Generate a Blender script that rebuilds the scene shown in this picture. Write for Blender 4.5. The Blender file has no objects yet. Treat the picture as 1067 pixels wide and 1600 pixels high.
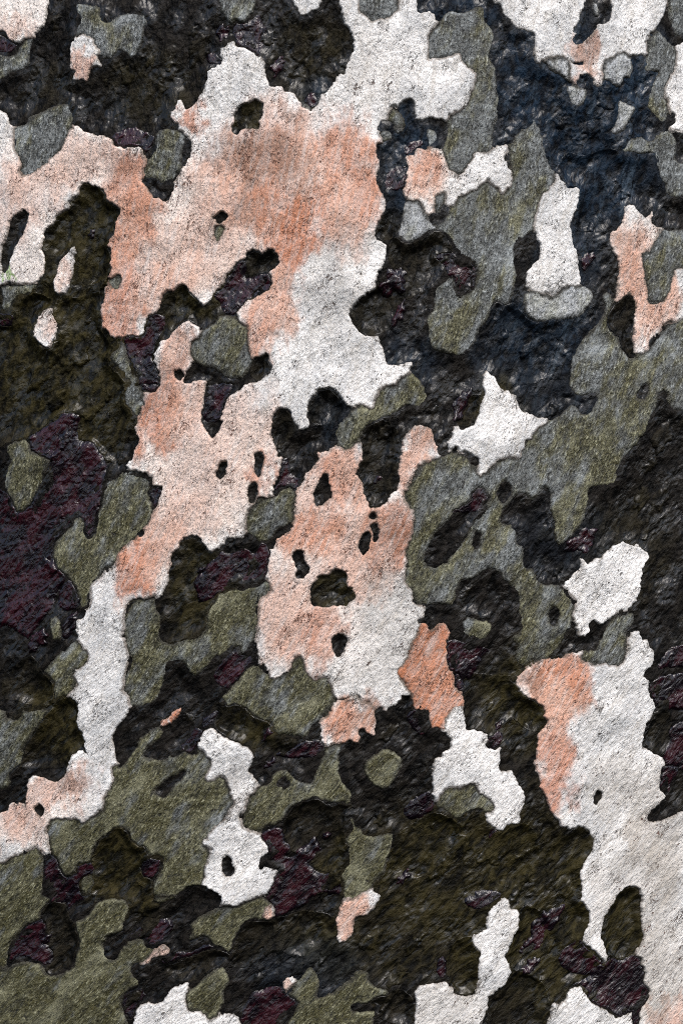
import bpy, math, random
import numpy as np

# ------------------------------------------------------------------ camera, sky, sun, exposure
K = 0.00042            # metres per photo pixel on the bark
R = 0.70               # trunk radius
D = 1.30               # camera to bark
ZC = 1.40              # height of the picture's centre above the ground
PW, PH = 1067.0, 1600.0
sc = bpy.context.scene
cam_d = bpy.data.cameras.new('camera')
cam = bpy.data.objects.new('camera', cam_d)
sc.collection.objects.link(cam)
cam.location = (0.0, -(R + D), ZC)
cam.rotation_euler = (math.radians(90), 0, 0)
cam_d.sensor_fit = 'VERTICAL'
cam_d.sensor_height = 24.0
cam_d.lens = 24.0 * D / (PH * K)
cam_d.clip_start = 0.01
cam_d.clip_end = 200.0
sc.camera = cam

SUN_EL, SUN_AZ = math.radians(54), math.radians(165)     # azimuth: from +Y clockwise; the camera side is -Y
w = bpy.data.worlds.new('World'); sc.world = w; w.use_nodes = True
nt = w.node_tree
sky = nt.nodes.new('ShaderNodeTexSky')
sky.sky_type = 'NISHITA'; sky.sun_disc = False
sky.sun_elevation = SUN_EL; sky.sun_rotation = SUN_AZ
sky.air_density = 1.0; sky.dust_density = 3.0; sky.ozone_density = 1.0
bg = nt.nodes['Background']
nt.links.new(sky.outputs[0], bg.inputs['Color'])
bg.inputs['Strength'].default_value = 0.115
sl = bpy.data.lights.new('sun', 'SUN'); sl.energy = 1.9; sl.angle = math.radians(38); sl.color = (1.0, 0.975, 0.94)
so = bpy.data.objects.new('sun', sl); sc.collection.objects.link(so)
from mathutils import Vector
sd = Vector((math.sin(SUN_AZ) * math.cos(SUN_EL), math.cos(SUN_AZ) * math.cos(SUN_EL), math.sin(SUN_EL)))
so.rotation_euler = sd.to_track_quat('Z', 'Y').to_euler()
so.location = sd * 5
vs = sc.view_settings
vs.view_transform = 'Standard'; vs.look = 'None'; vs.gamma = 1.0; vs.exposure = 0.95
vs.use_curve_mapping = False
sc.render.engine = 'CYCLES'
sc.cycles.use_denoising = False
sc.cycles.pixel_filter_type = 'BLACKMAN_HARRIS'; sc.cycles.filter_width = 1.0
sc.cycles.max_bounces = 6

# ------------------------------------------------------------------ outlines of the plates, read from the photograph
# tokens: a tile number "rc" (row, column of a 300x200 px window of the photograph) then x,y in that window's enlargement
TX = [0, 250, 500, 767]; TS = 300.0 / 1067.0
# class letters: W pale plate, G grey-green plate, D dark olive plate, M maroon wet plate, P pit in a plate, K deeper hollow
SHAPES = """
K|01 75,350 110,300 180,250 230,200 280,190 320,225 350,260 335,300 335,350 320,365 265,385 260,440 215,540 150,590 130,555 70,440
M|01 250,300 280,285 310,300 340,330 330,355 270,350
M|01 400,160 430,130 480,120 540,70 560,110 590,150 580,230 560,290 540,300 510,285 470,260 430,250 410,215
K|01 800,170 850,180 880,200 880,290 890,370 985,390 985,410 930,490 890,520 845,600 825,610 790,570 730,510 690,500 680,470 710,400 740,330 745,250 770,200
M|01 800,540 830,500 860,510 870,570 840,595 810,560
M|00 -10,150 80,240 70,270 30,285 -10,290
M|12 370,250 430,210 480,220 475,300 455,340 400,345 360,330
M|12 470,110 500,70 560,60 580,90 545,110 480,150
M|20 -10,310 50,320 60,370 30,420 -10,425
M|30 155,290 200,240 240,235 310,190 340,160 440,170 420,230 430,310 500,320 560,400 580,450 570,520 550,650 540,711 40 530,0 520,50 500,130 470,130 455,40 430,28 380,60 330,120 290,170 285,250 320,320 360,370 310,450 280,540 240,590 160,690 150,711 110,690 20,640 -10,640 -10,-10 30 -10,560 20,600 75,711 105,711 170,650 230,560 235,500 265,420 170,375 155,330
K|30 160,290 240,230 300,240 320,330 360,380 270,410 190,370
M|40 320,430 380,380 420,440 440,520 390,550 340,540 310,500
K|30 640,440 680,400 690,310 700,260 735,270 760,310 735,380 725,420 690,440 690,470 640,470
K|31 680,410 720,300 780,265 830,230 960,225 970,300 960,335 900,380 875,375 860,460 800,500 780,570 750,590 710,565 660,590 632,600 640,550 665,480
M|31 635,590 660,520 680,420 710,410 720,480 760,520 785,520 770,575 740,585 710,565 660,580
D|31 820,180 835,110 885,35 935,30 990,75 1035,130 990,200 960,225 860,225
D|31 628,240 645,160 700,145 745,210 760,260 710,310 660,390 630,310
D|32 240,300 260,245 300,215 350,200 410,230 440,300 430,480 420,560 390,610 340,670 280,680 240,600 215,480 230,420
D|32 740,160 800,90 850,60 905,60 880,150 850,220 800,240 750,210
D|12 380,711 400,600 470,640 560,620 640,575 690,590 740,680 700,711 22 640,150 560,200 480,240 440,140 400,60
D|22 170,320 205,260 270,205 330,150 420,140 470,250 440,330 380,400 320,440 250,440 210,410
D|12 310,590 345,480 370,440 440,450 445,520 430,590 380,620 345,630
M|53 935,160 960,100 1000,50 1040,35 1070,30 1070,150 1020,155
M|53 885,250 960,200 1070,180 1070,380 1000,390 920,350 900,310 880,270
D|53 865,580 880,500 900,440 930,400 1000,400 1025,500 1000,580 960,640 910,625
M|53 1030,480 1080,400 1080,711 980,711 970,640 1010,570
M|63 955,110 960,60 970,0 1060,0 1050,50 1020,90 1010,140 985,150
M|51 300,180 360,100 420,50 440,80 470,80 500,30 530,30 540,110 490,150 430,220 380,270 310,250 290,210
D|51 300,450 320,390 370,365 430,360 470,390 530,435 600,460 620,490 600,550 560,595 520,600 470,580 400,560 350,530 310,500
M|51 230,450 280,405 320,400 290,460 240,490
M|51 110,590 150,550 190,490 230,510 200,590 150,640 115,620
M|51 640,640 720,600 820,560 890,560 910,600 860,650 740,660
M|52 480,440 510,390 590,390 610,440 615,490 560,530 510,490
M|52 710,0 940,50 880,110 830,170 800,230 790,285 760,275 745,230 740,180 710,150
M|52 935,560 960,520 1010,515 1020,550 990,600 940,605
D|52 805,290 800,220 880,185 960,195 1067,200 53 100,210 140,250 210,325 290,380 300,470 250,520 180,480 130,440 80,470 70,500 52 1000,510 940,540 900,505 820,490 805,400
D|50 130,610 170,550 220,470 280,380 330,330 370,320 415,345 430,380 425,470 460,525 475,615 420,615 385,670 370,711 100,711
D|50 5,200 60,150 150,90 200,120 250,190 295,260 290,330 180,370 90,340 10,320
M|60 240,500 275,485 310,520 330,580 370,610 400,580 430,550 500,530 520,560 500,600 450,620 430,650 445,711 70 460,0 480,15 400,50 370,80 350,50 280,40 60 240,700 235,600
D|60 505,500 560,400 620,350 660,333 700,350 720,400 800,450 820,490 780,520 770,560 830,620 845,660 800,690 740,640 640,700 560,711 500,711 520,600 510,540
M|60 780,540 820,505 890,515 880,570 840,620 780,590
D|70 235,85 260,50 300,40 350,60 380,130 410,160 430,240 410,320 390,380 310,430 260,440 250,400 280,370 270,310 240,280 250,180
M|70 50,330 90,240 120,190 220,130 245,180 230,260 265,300 285,350 250,390 200,370 150,350 100,340 50,370
M|70 680,570 720,530 780,510 810,560 760,610 730,690 690,650
M|70 700,230 760,190 850,150 930,130 960,180 900,250 830,270 790,235 730,245
M|71 180,310 250,270 300,285 250,310 180,340 100,350 20,380 10,340 80,310
D|71 20,400 100,370 220,320 320,300 390,330 330,390 240,450 150,480 70,460
D|71 410,290 440,200 490,145 600,140 780,90 900,100 970,130 970,230 850,320 780,340 700,330 640,300 560,350 480,400 400,400
M|61 555,380 600,340 650,330 700,350 690,400 720,440 700,500 780,480 840,550 900,590 990,600 1005,660 1000,711 71 870,0 790,70 720,90 640,120 600,20 61 600,700 650,580 660,540 600,490 605,440
M|71 450,660 480,580 540,530 680,510 750,590 740,650 690,711 450,730
D|72 280,600 320,570 400,530 460,525 510,560 525,610 510,711 380,711 310,650
D|61 700,270 740,220 800,190 870,172 950,212 1000,195 1067,210 62 140,260 140,340 150,450 140,520 110,590 61 940,590 860,560 820,490 740,470 700,400 680,320
M|62 465,250 500,190 560,150 610,130 635,190 630,235 580,275 520,290 480,280
M|62 940,370 960,340 990,340 1000,370 980,405 950,400
D|62 430,380 560,290 640,250 760,300 760,430 700,520 600,600 480,640 400,620 330,650 380,540 400,450
D|63 450,350 490,332 540,345 575,410 560,480 505,570 515,700 73 545,80 550,150 510,230 470,250 420,200 400,100 380,0 63 340,640 300,530 320,470 400,400
D|73 165,90 210,60 300,100 400,250 380,380 300,480 120,400 90,340 125,270 155,180
D|73 110,420 200,430 300,500 330,600 310,680 250,720 -10,720 -10,570 70,520
D|63 0,400 60,340 160,305 240,340 290,480 250,600 150,680 0,620
M|63 400,700 430,675 445,690 430,711
M|72 820,60 810,20 860,0 62 880,690 990,690 72 1010,5 950,50 880,75
M|72 650,400 680,340 710,360 705,440 660,460
D|72 720,300 790,240 850,230 850,280 890,320 880,420 875,500 850,545 790,555 740,510 710,440
M|73 385,340 410,300 470,255 510,250 545,300 630,365 660,350 740,362 800,330 835,350 855,420 860,480 885,530 870,590 840,640 830,711 790,711 785,650 720,680 660,640 590,610 550,570 540,530 490,500 430,510 520,470 560,450 480,440 400,400
D|10 230,670 245,590 260,550 310,490 380,430 385,400 440,320 460,300 530,325 580,360 640,430 655,460 630,540 600,610 585,650 605,700 20 590,100 480,160 420,100 430,20 410,0 280,0
D|20 -10,430 60,380 100,250 180,200 260,230 300,260 420,220 540,200 550,400 600,470 640,560 600,600 690,700 30 680,60 740,190 700,260 640,440 560,400 500,320 430,300 440,170 340,160 240,230 155,290 30,330 -10,400
D|13 380,210 440,130 520,150 640,110 700,130 720,200 690,330 640,440 560,560 480,560 500,400 490,330 440,320
D|23 60,300 130,260 185,320 250,370 380,360 380,500 330,650 240,711 60,690 20,500
G|00 -10,300 50,300 100,250 150,210 175,210 165,260 155,350 110,385 60,400 20,430 -10,440
G|00 415,15 440,10 550,30 552,80 570,105 600,110 650,80 700,60 760,60 800,75 815,105 800,170 790,220 770,270 745,310 720,315 685,280 655,275 630,300 610,330 570,325 540,290 500,240 470,195 440,190 410,190 420,130 435,90 410,50
W|00 -10,-10 255,-10 260,60 250,110 245,135 205,175 180,205 150,205 105,235 75,232 45,220 35,200 15,175 -10,155
W|00 425,200 455,192 490,205 525,250 545,290 540,320 557,355 545,368 515,368 500,400 480,440 445,440 410,445 390,430 392,405 405,395 380,375 378,360 382,330 375,280 385,245 400,215
W|00 -10,610 15,620 40,655 60,700 10 200,20 385,10 400,-5 00 410,690 440,700 10 450,5 480,20 545,35 600,45 615,60 635,95 680,105 770,102 785,120 800,150 810,180 790,230 790,290 820,340 850,380 880,385 905,405 930,395 950,350 975,290 1000,250 1030,200 1055,140 1057,90 1040,55 1010,20 990,0 00 985,690 960,680 945,655 950,615 970,600 975,575 1000,550 1015,565 1025,590 1040,600 1067,575 01 215,540 255,440 265,390 320,365 335,350 340,330 335,300 350,260 385,235 410,228 430,262 480,265 530,300 560,305 585,350 585,400 605,460 615,475 670,475 690,505 730,510 790,570 825,610 845,605 880,550 890,520 930,500 985,410 1000,400 1030,395 02 135,375 155,340 185,255 180,200 155,150 130,100 110,30 105,-10 560,-10 540,0 545,60 570,60 600,52 625,55 650,85 650,110 635,150 605,185 600,240 595,325 630,330 700,320 770,305 785,340 830,380 862,412 855,460 835,530 810,590 770,615 720,630 715,655 695,670 650,660 605,655 570,668 530,655 525,630 525,580 510,560 480,550 460,565 435,590 410,580 395,590 375,640 370,665 340,680 320,705 12 325,20 345,60 350,80 320,95 315,150 335,180 335,210 320,250 320,310 340,350 355,370 362,430 355,460 345,490 320,540 305,590 320,620 345,635 365,650 370,711 22 355,50 320,110 305,170 270,205 230,230 205,260 165,320 185,370 215,415 250,440 290,445 325,455 345,490 360,540 380,600 440,600 500,590 510,625 480,655 430,690 420,711 32 390,15 345,12 325,45 305,80 290,130 260,130 240,110 210,115 180,130 150,115 110,70 75,35 45,22 31 935,27 880,40 830,110 820,170 830,230 795,265 770,255 740,200 710,145 670,140 640,165 622,240 625,300 645,350 655,405 680,410 670,460 660,510 640,550 632,590 630,620 590,630 540,625 520,660 500,690 485,711 41 480,10 470,60 475,110 460,145 420,150 375,155 340,195 290,222 275,220 245,185 215,140 180,130 150,145 115,165 95,200 60,250 60,290 45,360 30,410 15,450 40 905,460 870,480 850,465 800,480 745,480 710,500 690,540 685,620 675,680 680,711 50 705,0 700,60 705,110 695,170 680,230 675,290 700,320 718,370 705,420 670,460 640,500 625,550 635,620 650,680 640,711 60 620,0 625,80 600,130 575,170 575,220 520,265 460,305 440,290 420,280 370,290 320,280 280,295 262,330 265,400 270,470 250,490 235,470 205,445 180,460 130,455 100,475 60,490 20,520 0,540 -20,550 -20,270 0,250 35,235 45,200 70,188 110,200 135,190 140,120 155,60 180,38 230,55 280,75 320,70 355,40 370,0 50 380,690 385,670 420,615 460,610 480,625 465,570 455,525 430,480 430,430 430,370 410,335 380,315 410,290 430,250 425,225 410,205 430,170 470,145 495,110 495,70 460,40 440,0 40 430,690 415,640 430,600 460,590 470,560 495,530 505,480 500,440 510,410 540,380 570,350 590,335 620,310 635,280 655,220 690,195 740,155 785,120 800,80 830,30 850,0 30 860,670 885,600 890,570 870,570 840,555 840,520 800,495 740,480 695,470 685,440 720,425 735,380 760,310 740,270 735,250 755,200 780,140 790,90 800,45 840,40 870,10 20 880,700 875,650 860,600 845,575 855,530 880,480 780,440 765,450 720,440 700,460 670,460 660,450 625,455 605,440 590,410 555,395 548,340 548,280 570,230 570,200 580,170 600,155 595,100 605,60 592,40 605,0 10 610,670 585,650 600,610 625,580 630,540 645,500 655,460 640,430 605,415 585,395 580,360 560,335 530,325 495,310 460,297 440,320 420,370 385,400 380,430 345,465 310,490 300,520 260,550 245,590 245,620 230,670 240,705 20 245,10 243,80 225,115 190,150 150,155 80,150 45,145 0,160 -20,160
G|00 190,625 250,600 310,575 360,565 385,590 400,640 390,711 10 370,40 350,80 320,130 270,180 250,205 200,230 150,265 125,262 105,240 110,200 95,160 75,130 65,60 70,0 00 100,690 130,680 150,640
M|10 612,40 660,5 720,-10 800,10 845,40 850,80 810,130 785,110 770,98 680,101 640,92
G|10 850,40 880,5 940,-5 1000,15 1025,60 1015,150 1000,230 955,290 925,315 895,305 860,290 815,280 795,265 792,225 830,160 858,105
P|10 55,530 75,490 110,462 135,455 155,480 145,530 115,600 75,670 60,711 20 45,60 20,90 5,60 10 10,711 15,660 40,600 50,570
G|02 190,-10 215,40 260,90 290,118 330,100 370,98 400,85 435,50 440,20 435,-10
P|01 412,640 430,610 450,585 510,565 540,555 565,575 572,620 555,660 550,700 11 535,2 460,2 440,20 425,35 408,25 400,-5
P|11 290,495 315,485 335,465 360,465 368,485 350,520 330,530 310,525 310,505
G|11 295,560 310,535 335,530 355,550 360,570 345,595 330,610 318,637 300,615 290,585
G|01 310,-10 325,40 345,80 370,115 400,135 430,120 470,125 500,80 530,30 550,-10
W|01 735,0 735,20 760,45 780,80 810,80 850,55 890,25 920,-10 735,-10
G|02 605,185 640,150 680,80 720,50 800,60 870,30 900,25 920,50 935,90 960,140 975,180 960,240 945,300 960,350 980,400 990,500 1005,560 1000,620 985,690 12 975,20 970,90 940,130 860,140 840,190 790,250 740,245 710,215 690,150 680,100 700,50 02 700,690 730,640 780,610 810,590 835,530 855,460 862,412 830,380 785,340 770,300 700,320 640,328 600,330 600,240
W|12 475,155 510,140 545,110 575,108 590,118 630,110 660,110 690,150 710,220 735,240 770,255 800,245 830,205 860,140 885,130 920,140 970,110 990,90 1030,95 1038,120 1030,170 1050,210 1065,250 1060,310 1040,330 1015,358 990,330 960,310 935,290 915,295 890,320 860,345 820,365 785,365 770,385 750,420 720,435 700,410 690,370 670,355 645,370 635,400 635,450 620,475 600,483 580,460 565,425 545,410 520,400 490,400 470,385 462,355 475,310 485,250 488,200
G|12 640,390 660,362 690,360 697,385 690,430 670,475 645,480 632,455
g|12 435,590 450,520 460,450 480,410 520,405 550,415 575,460 600,490 625,530 640,555 600,580 555,610 520,635 485,640 455,615
G|12 325,20 370,0 405,30 395,65 365,75 345,60
G|02 380,660 390,610 420,600 465,640 480,690 450,711 420,700
G|12 590,0 640,0 660,50 640,90 610,105 590,60
g|12 410,0 465,0 460,20 435,25 415,15
G|22 590,380 590,350 620,300 625,220 640,180 700,120 745,110 750,180 780,210 830,190 860,140 865,80 850,40 790,15 760,0 12 760,700 740,670 700,600 640,560 690,500 720,435 750,420 770,385 820,365 860,345 915,295 960,310 1015,358 1060,310 13 115,240 100,150 85,90 120,70 160,10 03 200,700 220,670 240,655 265,680 13 280,0 300,80 330,180 360,245 360,290 320,345 285,390 260,470 245,550 235,575 200,590 165,630 140,711 23 145,100 130,200 110,250 80,275 60,260 30,265 22 1010,260 975,265 950,310 920,370 880,420 870,480 830,520 780,550 720,545 650,530 620,500 600,440
D|22 965,280 990,258 1020,270 1010,320 960,390 910,430 880,430 930,370
M|22 650,0 720,-20 760,5 790,20 840,35 865,90 860,150 830,195 780,210 750,180 745,120 710,110 690,60
W|13 360,265 375,262 395,285 425,310 440,330 490,330 500,345 497,390 480,450 460,490 450,530 455,610 470,670 490,711 23 497,100 500,140 480,165 420,165 390,190 370,225 340,220 310,205 260,205 230,190 200,175 192,120 205,70 250,30 265,0 13 270,670 255,610 245,550 260,470 285,390 320,345 360,300
W|13 740,450 750,435 780,422 810,430 830,465 855,488 885,480 900,460 910,470 905,520 930,545 960,560 950,600 915,640 890,680 855,690 23 840,0 850,50 855,110 870,150 875,200 880,260 910,270 970,250 990,210 1010,150 1025,100 1045,70 1075,70 1075,345 990,370 950,410 900,460 880,510 850,542 800,530 780,490 795,440 800,380 805,280 800,230 770,215 720,255 700,250 700,190 715,120 715,60 700,0 13 690,711 665,640 670,580 700,560 725,530 740,490
G|13 730,130 745,95 780,60 830,45 880,65 910,50 940,20 1000,10 1030,40 1045,80 1040,140 1060,190 1075,210 1075,360 1050,385 1010,380 985,355 970,310 940,270 925,210 910,150 860,140 790,140
G|13 855,690 890,680 915,640 960,565 1000,560 1075,575 23 1075,60 1045,70 1015,130 1000,190 960,250 910,270 880,255 875,180 855,100 840,0
W|13 1015,-5 1075,-5 1075,30 1040,20
W|03 -10,-10 15,0 60,35 75,75 110,105 115,130 150,160 190,165 240,185 245,220 235,260 232,310 245,340 270,352 310,330 340,320 390,318 430,345 440,360 435,420 440,450 465,465 485,430 520,415 550,425 560,470 580,490 610,475 615,430 610,390 625,345 650,330 690,300 720,292 760,310 790,310 855,300 860,250 880,190 915,160 940,130 970,70 985,0 990,-10 680,-10 665,20 665,80 630,130 600,130 580,160 545,195 520,225 495,250 480,245 455,230 470,190 450,180 465,155 485,120 500,70 525,0 525,-10
g|03 560,10 585,20 600,60 595,95 575,98 560,60
P|03 435,340 470,350 505,345 500,362 465,360
g|03 295,345 340,325 390,320 425,345 435,380 430,430 425,455 395,430 340,405 315,380
g|03 625,345 650,330 690,305 720,293 755,315 785,340 790,385 775,425 740,445 715,480 690,485 660,460 625,440
g|03 420,480 455,470 490,480 520,490 535,520 525,560 500,590 470,590 440,570 420,520
g|03 705,560 760,570 805,600 790,640 760,690 13 745,0 735,20 700,40 670,30 665,10 03 680,700 700,640
G|03 865,290 870,230 900,180 930,160 960,180 985,215 1010,240 1030,260 1045,310 1040,370 1000,420 980,460 970,520 985,570 1000,620 985,670 950,680 910,640 870,590 875,540 900,470 930,410 920,395 860,400 848,370 860,320
G|03 990,-10 995,60 1005,120 1030,185 1060,195 1080,190 1080,-10
W|03 1080,220 1050,240 1035,270 1045,320 1030,380 1000,430 980,480 970,520 990,560 1005,620 1030,635 1025,680 1015,711 1080,711
g|23 195,205 230,190 280,205 350,225 400,175 440,165 490,165 530,165 570,200 570,250 540,295 500,330 450,345 380,350 330,360 290,367 240,360 205,330 185,290 180,240
D|23 655,340 680,290 730,240 770,215 805,240 810,280 800,380 790,440 800,500 800,560 770,555 740,510 715,470 680,430 660,390
P|20 780,440 800,400 810,345 870,310 885,280 900,220 920,195 960,185 985,165 1020,160 1045,185 21 135,165 165,205 200,245 235,275 285,235 320,180 355,140 380,90 420,40 460,25 475,5 11 490,695 515,675 545,690 570,700 610,675 640,685 21 660,25 640,60 600,90 605,130 620,150 590,190 530,225 470,250 430,310 430,345 500,560 520,570 560,560 590,545 605,580 615,620 600,660 540,695 480,711 31 430,35 385,70 360,110 345,160 330,205 345,212 320,260 290,297 265,270 225,185 235,120 260,20 21 255,700 240,690 190,690 140,705 130,680 160,620 180,580 160,540 175,480 215,450 220,410 190,360 150,357 100,385 65,420 40,450 0,470 20 900,465 880,480 850,540 845,575 700,600 640,470 700,462
D|21 5,270 20,210 70,185 130,163 170,215 235,275 220,330 210,390 150,355 100,385 50,420 20,340
D|21 470,25 480,5 11 520,680 560,700 610,678 640,690 21 655,30 600,85 520,100 470,100
M|21 290,215 340,170 380,100 430,35 465,25 480,70 470,115 600,95 615,150 590,190 530,225 470,250 430,300 400,325 345,310 330,260
M|20 680,470 720,440 790,440 820,340 870,320 910,340 900,400 860,480 840,560 870,640 870,711 760,711 740,620 700,560
M|31 255,20 300,0 400,0 380,70 350,120 330,200 270,215 228,180 235,120
D|21 500,660 520,585 590,550 610,620 590,655 540,690
M|30 770,5 870,5 850,40 800,40
P|21 80,645 110,635 130,660 105,690 85,680
G|21 165,490 180,470 220,440 250,400 300,370 320,335 380,330 420,345 450,370 490,400 490,470 495,520 515,570 510,600 490,640 460,680 410,680 360,670 330,650 280,620 230,610 190,590 165,540
G|20 590,115 620,115 645,100 665,115 665,150 645,180 615,175 600,150 585,135
G|20 600,570 620,530 650,500 665,470 685,510 700,560 740,640 765,680 750,711 30 780,20 790,80 770,150 745,180 720,150 690,110 680,60 700,0 20 690,680 650,620
P|31 315,490 340,440 365,435 370,460 355,505 335,527 315,510
P|31 525,400 535,380 565,385 570,420 565,480 545,520 530,490
P|31 490,590 510,555 540,560 543,600 530,630 525,660 500,660 492,620
G|31 485,720 510,680 540,640 580,635 640,625 680,580 710,570 750,600 750,660 740,711 41 740,40 700,80 650,100 620,150 560,170 530,150 510,125 475,110 470,60 475,10
G|32 75,300 90,240 140,180 200,130 235,112 260,135 290,135 310,80 330,45 350,12 420,5 22 440,690 490,650 520,655 560,690 32 590,30 598,70 580,110 550,125 520,125 480,120 440,150 400,175 340,195 290,215 255,245 240,290 220,330 180,350 130,357 90,340
G|32 580,440 550,460 520,500 500,560 470,600 475,650 500,700 42 515,30 520,70 490,160 470,230 485,310 465,360 475,410 505,450 530,500 570,515 600,525 640,510 690,515 735,525 755,490 765,430 790,385 850,365 920,325 960,322 1000,345 43 50,330 60,370 110,410 140,470 140,540 160,610 160,660 120,700 53 140,40 130,90 155,140 170,155 240,120 320,100 370,60 400,10 43 415,690 445,640 450,590 465,540 470,480 450,460 420,440 410,420 370,400 300,400 260,370 240,320 190,300 180,190 150,170 145,110 120,70 60,60 60,0 33 90,680 140,620 180,605 215,650 260,630 290,590 320,590 330,650 320,711 43 325,0 345,60 345,120 365,175 385,190 440,150 490,90 530,30 540,0 33 545,650 550,590 590,570 650,568 700,550 720,500 740,430 780,380 830,320 870,260 900,180 935,110 940,60 965,40 985,60 980,90 1000,130 1030,150 1080,165 23 1080,711 1080,350 1000,380 920,460 890,510 850,545 805,535 805,560 770,560 740,520 715,450 660,390 660,330 690,250 650,200 625,220 640,300 600,370 540,420 480,500 450,600 440,711 33 455,40 490,65 540,65 585,50 590,80 560,130 530,165 500,150 470,110 430,120 380,170 330,200 300,210 250,250 210,300 180,350 160,410 100,400 60,420 0,450 32 900,505 850,440 780,385 720,380 650,410
P|33 825,60 840,20 870,5 880,40 860,75 835,80
P|33 35,600 60,560 90,545 110,570 105,620 70,655 45,640
P|42 590,270 600,200 650,110 720,40 745,0 32 740,711 780,680 830,660 840,620 870,580 910,590 930,630 900,680 880,711 42 860,30 830,80 790,150 740,220 690,275 630,295 600,290
M|32 740,711 780,680 830,660 840,620 870,580 910,590 930,630 900,680 880,711
P|42 850,160 865,115 885,120 880,180 860,210 845,190
P|43 330,560 360,530 385,560 375,600 350,640 335,600
W|31 965,350 900,380 875,375 870,440 800,500 790,540 770,580 755,600 750,711 41 740,60 725,100 690,120 650,155 625,200 610,210 605,280 590,330 590,370 615,400 620,440 590,475 555,490 545,560 540,640 530,711 51 535,30 540,100 545,125 580,145 620,205 640,212 690,185 720,160 740,110 775,88 800,110 815,170 845,215 890,205 930,200 950,250 970,315 990,330 52 140,325 200,310 230,345 270,345 300,375 340,380 350,395 375,395 390,375 430,360 440,330 460,310 495,305 470,260 445,220 430,170 465,130 480,90 510,0 42 515,711 545,640 550,610 575,580 585,545 560,520 530,510 510,490 500,440 475,410 465,350 480,310 470,240 480,190 500,130 520,50 510,0 32 490,690 470,650 460,610 480,580 500,540 520,490 550,450 580,435 620,420 650,400 655,350 635,310 630,280 610,245 580,232 535,228 500,260 465,300 455,340 440,420 430,500 430,560 410,600 390,610 370,650 330,680 280,685 270,650 240,600 235,550 205,500 215,470 232,420 230,335 205,328 190,345 130,362 60,345 30,375
P|31 850,610 870,570 900,510 930,505 940,550 950,620 930,650 880,680 860,650
P|42 220,190 225,150 250,120 275,115 278,150 265,200 245,235 225,215
P|42 285,80 310,65 325,110 320,150 300,165 295,120
P|42 270,30 290,10 310,30 290,45
P|41 740,235 760,220 795,225 800,270 825,310 815,350 780,370 755,360 760,310 745,270
P|41 840,420 860,395 890,355 930,350 980,325 1025,330 1040,370 1042,410 1070,430 42 170,430 190,460 180,485 145,515 100,520 41 950,520 890,525 850,520 840,480
P|41 955,711 965,690 1000,680 1035,700 51 1030,40 1010,80 990,90 965,60 955,20
W|52 90,340 130,335 190,310 215,340 260,355 300,375 315,420 305,480 305,520 290,540 255,520 245,495 225,500 215,520 225,545 215,575 190,580 165,555 130,570 80,575 25,590 10,570 5,500 0,460 30,430 60,390 75,355
W|42 515,711 540,670 550,630 590,620 615,655 660,620 700,625 715,660 715,711 52 705,0 705,100 715,160 740,180 745,240 760,275 795,300 795,375 755,372 725,400 700,440 690,490 665,490 620,485 605,440 595,390 520,380 500,300 460,230 430,180 465,130 490,80 510,0
W|52 690,500 710,430 725,400 750,375 790,375 800,400 805,450 815,490 860,500 910,510 935,535 940,560 930,590 970,610 1005,605 63 50,0 60,20 100,15 130,30 150,80 185,130 190,200 170,250 165,300 110,320 60,345 62 1010,345 970,335 930,310 920,265 960,245 970,220 950,180 890,140 860,95 830,85 780,110 740,105 700,115 665,165 645,180 620,150 630,130 625,80 620,20 52 630,711 625,690 640,655 670,650 680,615 715,600 715,550 690,520 670,510
G|62 645,185 690,130 730,100 780,112 830,85 860,95 890,140 950,180 975,220 960,245 920,250 880,238 830,250 770,285 730,270 690,240 650,220
W|22 905,690 910,650 930,640 955,665 980,680 990,711 32 1005,15 1040,40 33 100,40 140,60 150,100 180,150 250,175 310,190 315,210 260,245 220,300 190,310 175,360 160,405 130,408 100,400 70,412 30,425 0,450 32 940,455 920,490 890,508 870,480 880,430 840,400 800,380 770,375 750,355 715,370 705,330 725,290 735,240 760,232 790,255 830,240 860,210 880,170 890,110 910,60 905,20
G|42 790,600 840,580 890,600 930,600 955,630 940,680 910,711 810,705 780,670
W|43 410,400 440,370 465,335 500,300 495,260 520,260 540,290 580,260 610,255 650,220 690,185 740,165 790,185 820,175 850,205 885,235 880,270 850,320 840,380 830,450 810,500 760,545 720,555 680,580 630,625 590,620 570,605 550,620 545,680 510,700 485,690 465,620 460,580 480,530 475,480 430,440
G|43 620,711 650,640 700,580 770,550 800,570 790,620 765,660 760,711 53 750,80 720,140 660,140 600,140 550,125 510,110 520,60 580,50 610,0
W|43 770,711 780,670 800,655 830,670 850,711 53 875,0 880,30 910,65 910,120 895,150 860,180 850,205 880,235 885,290 905,330 920,360 915,410 880,460 865,530 855,590 900,620 955,650 975,700 63 955,30 960,80 955,120 985,150 980,180 940,220 900,260 895,290 920,305 960,300 1010,275 1080,250 1080,711 73 1080,740 820,740 835,711 840,640 880,580 885,530 860,480 855,420 835,350 810,330 845,260 855,220 840,150 845,80 840,0 63 830,680 800,660 760,670 720,711 73 700,30 650,110 630,180 620,230 640,290 655,330 650,365 635,375 600,330 540,280 510,250 530,200 550,150 545,80 510,30 63 515,700 510,640 505,580 530,530 565,470 575,410 560,370 540,345 490,330 450,350 420,340 390,330 375,300 350,270 320,220 305,160 280,120 260,40 245,0 53 245,680 260,620 260,570 270,520 300,490 315,450 300,430 295,390 270,360 210,325 165,285 140,245 150,210 180,175 220,145 300,110 370,105 410,100 430,75 480,70 510,70 500,115 545,130 580,145 640,140 690,148 735,140 755,80
D|63 722,711 762,674 800,664 828,684 838,711 73 842,80 836,150 850,220 836,280 798,325 740,355 690,345 655,318 630,230 644,150 672,80 712,10
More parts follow.
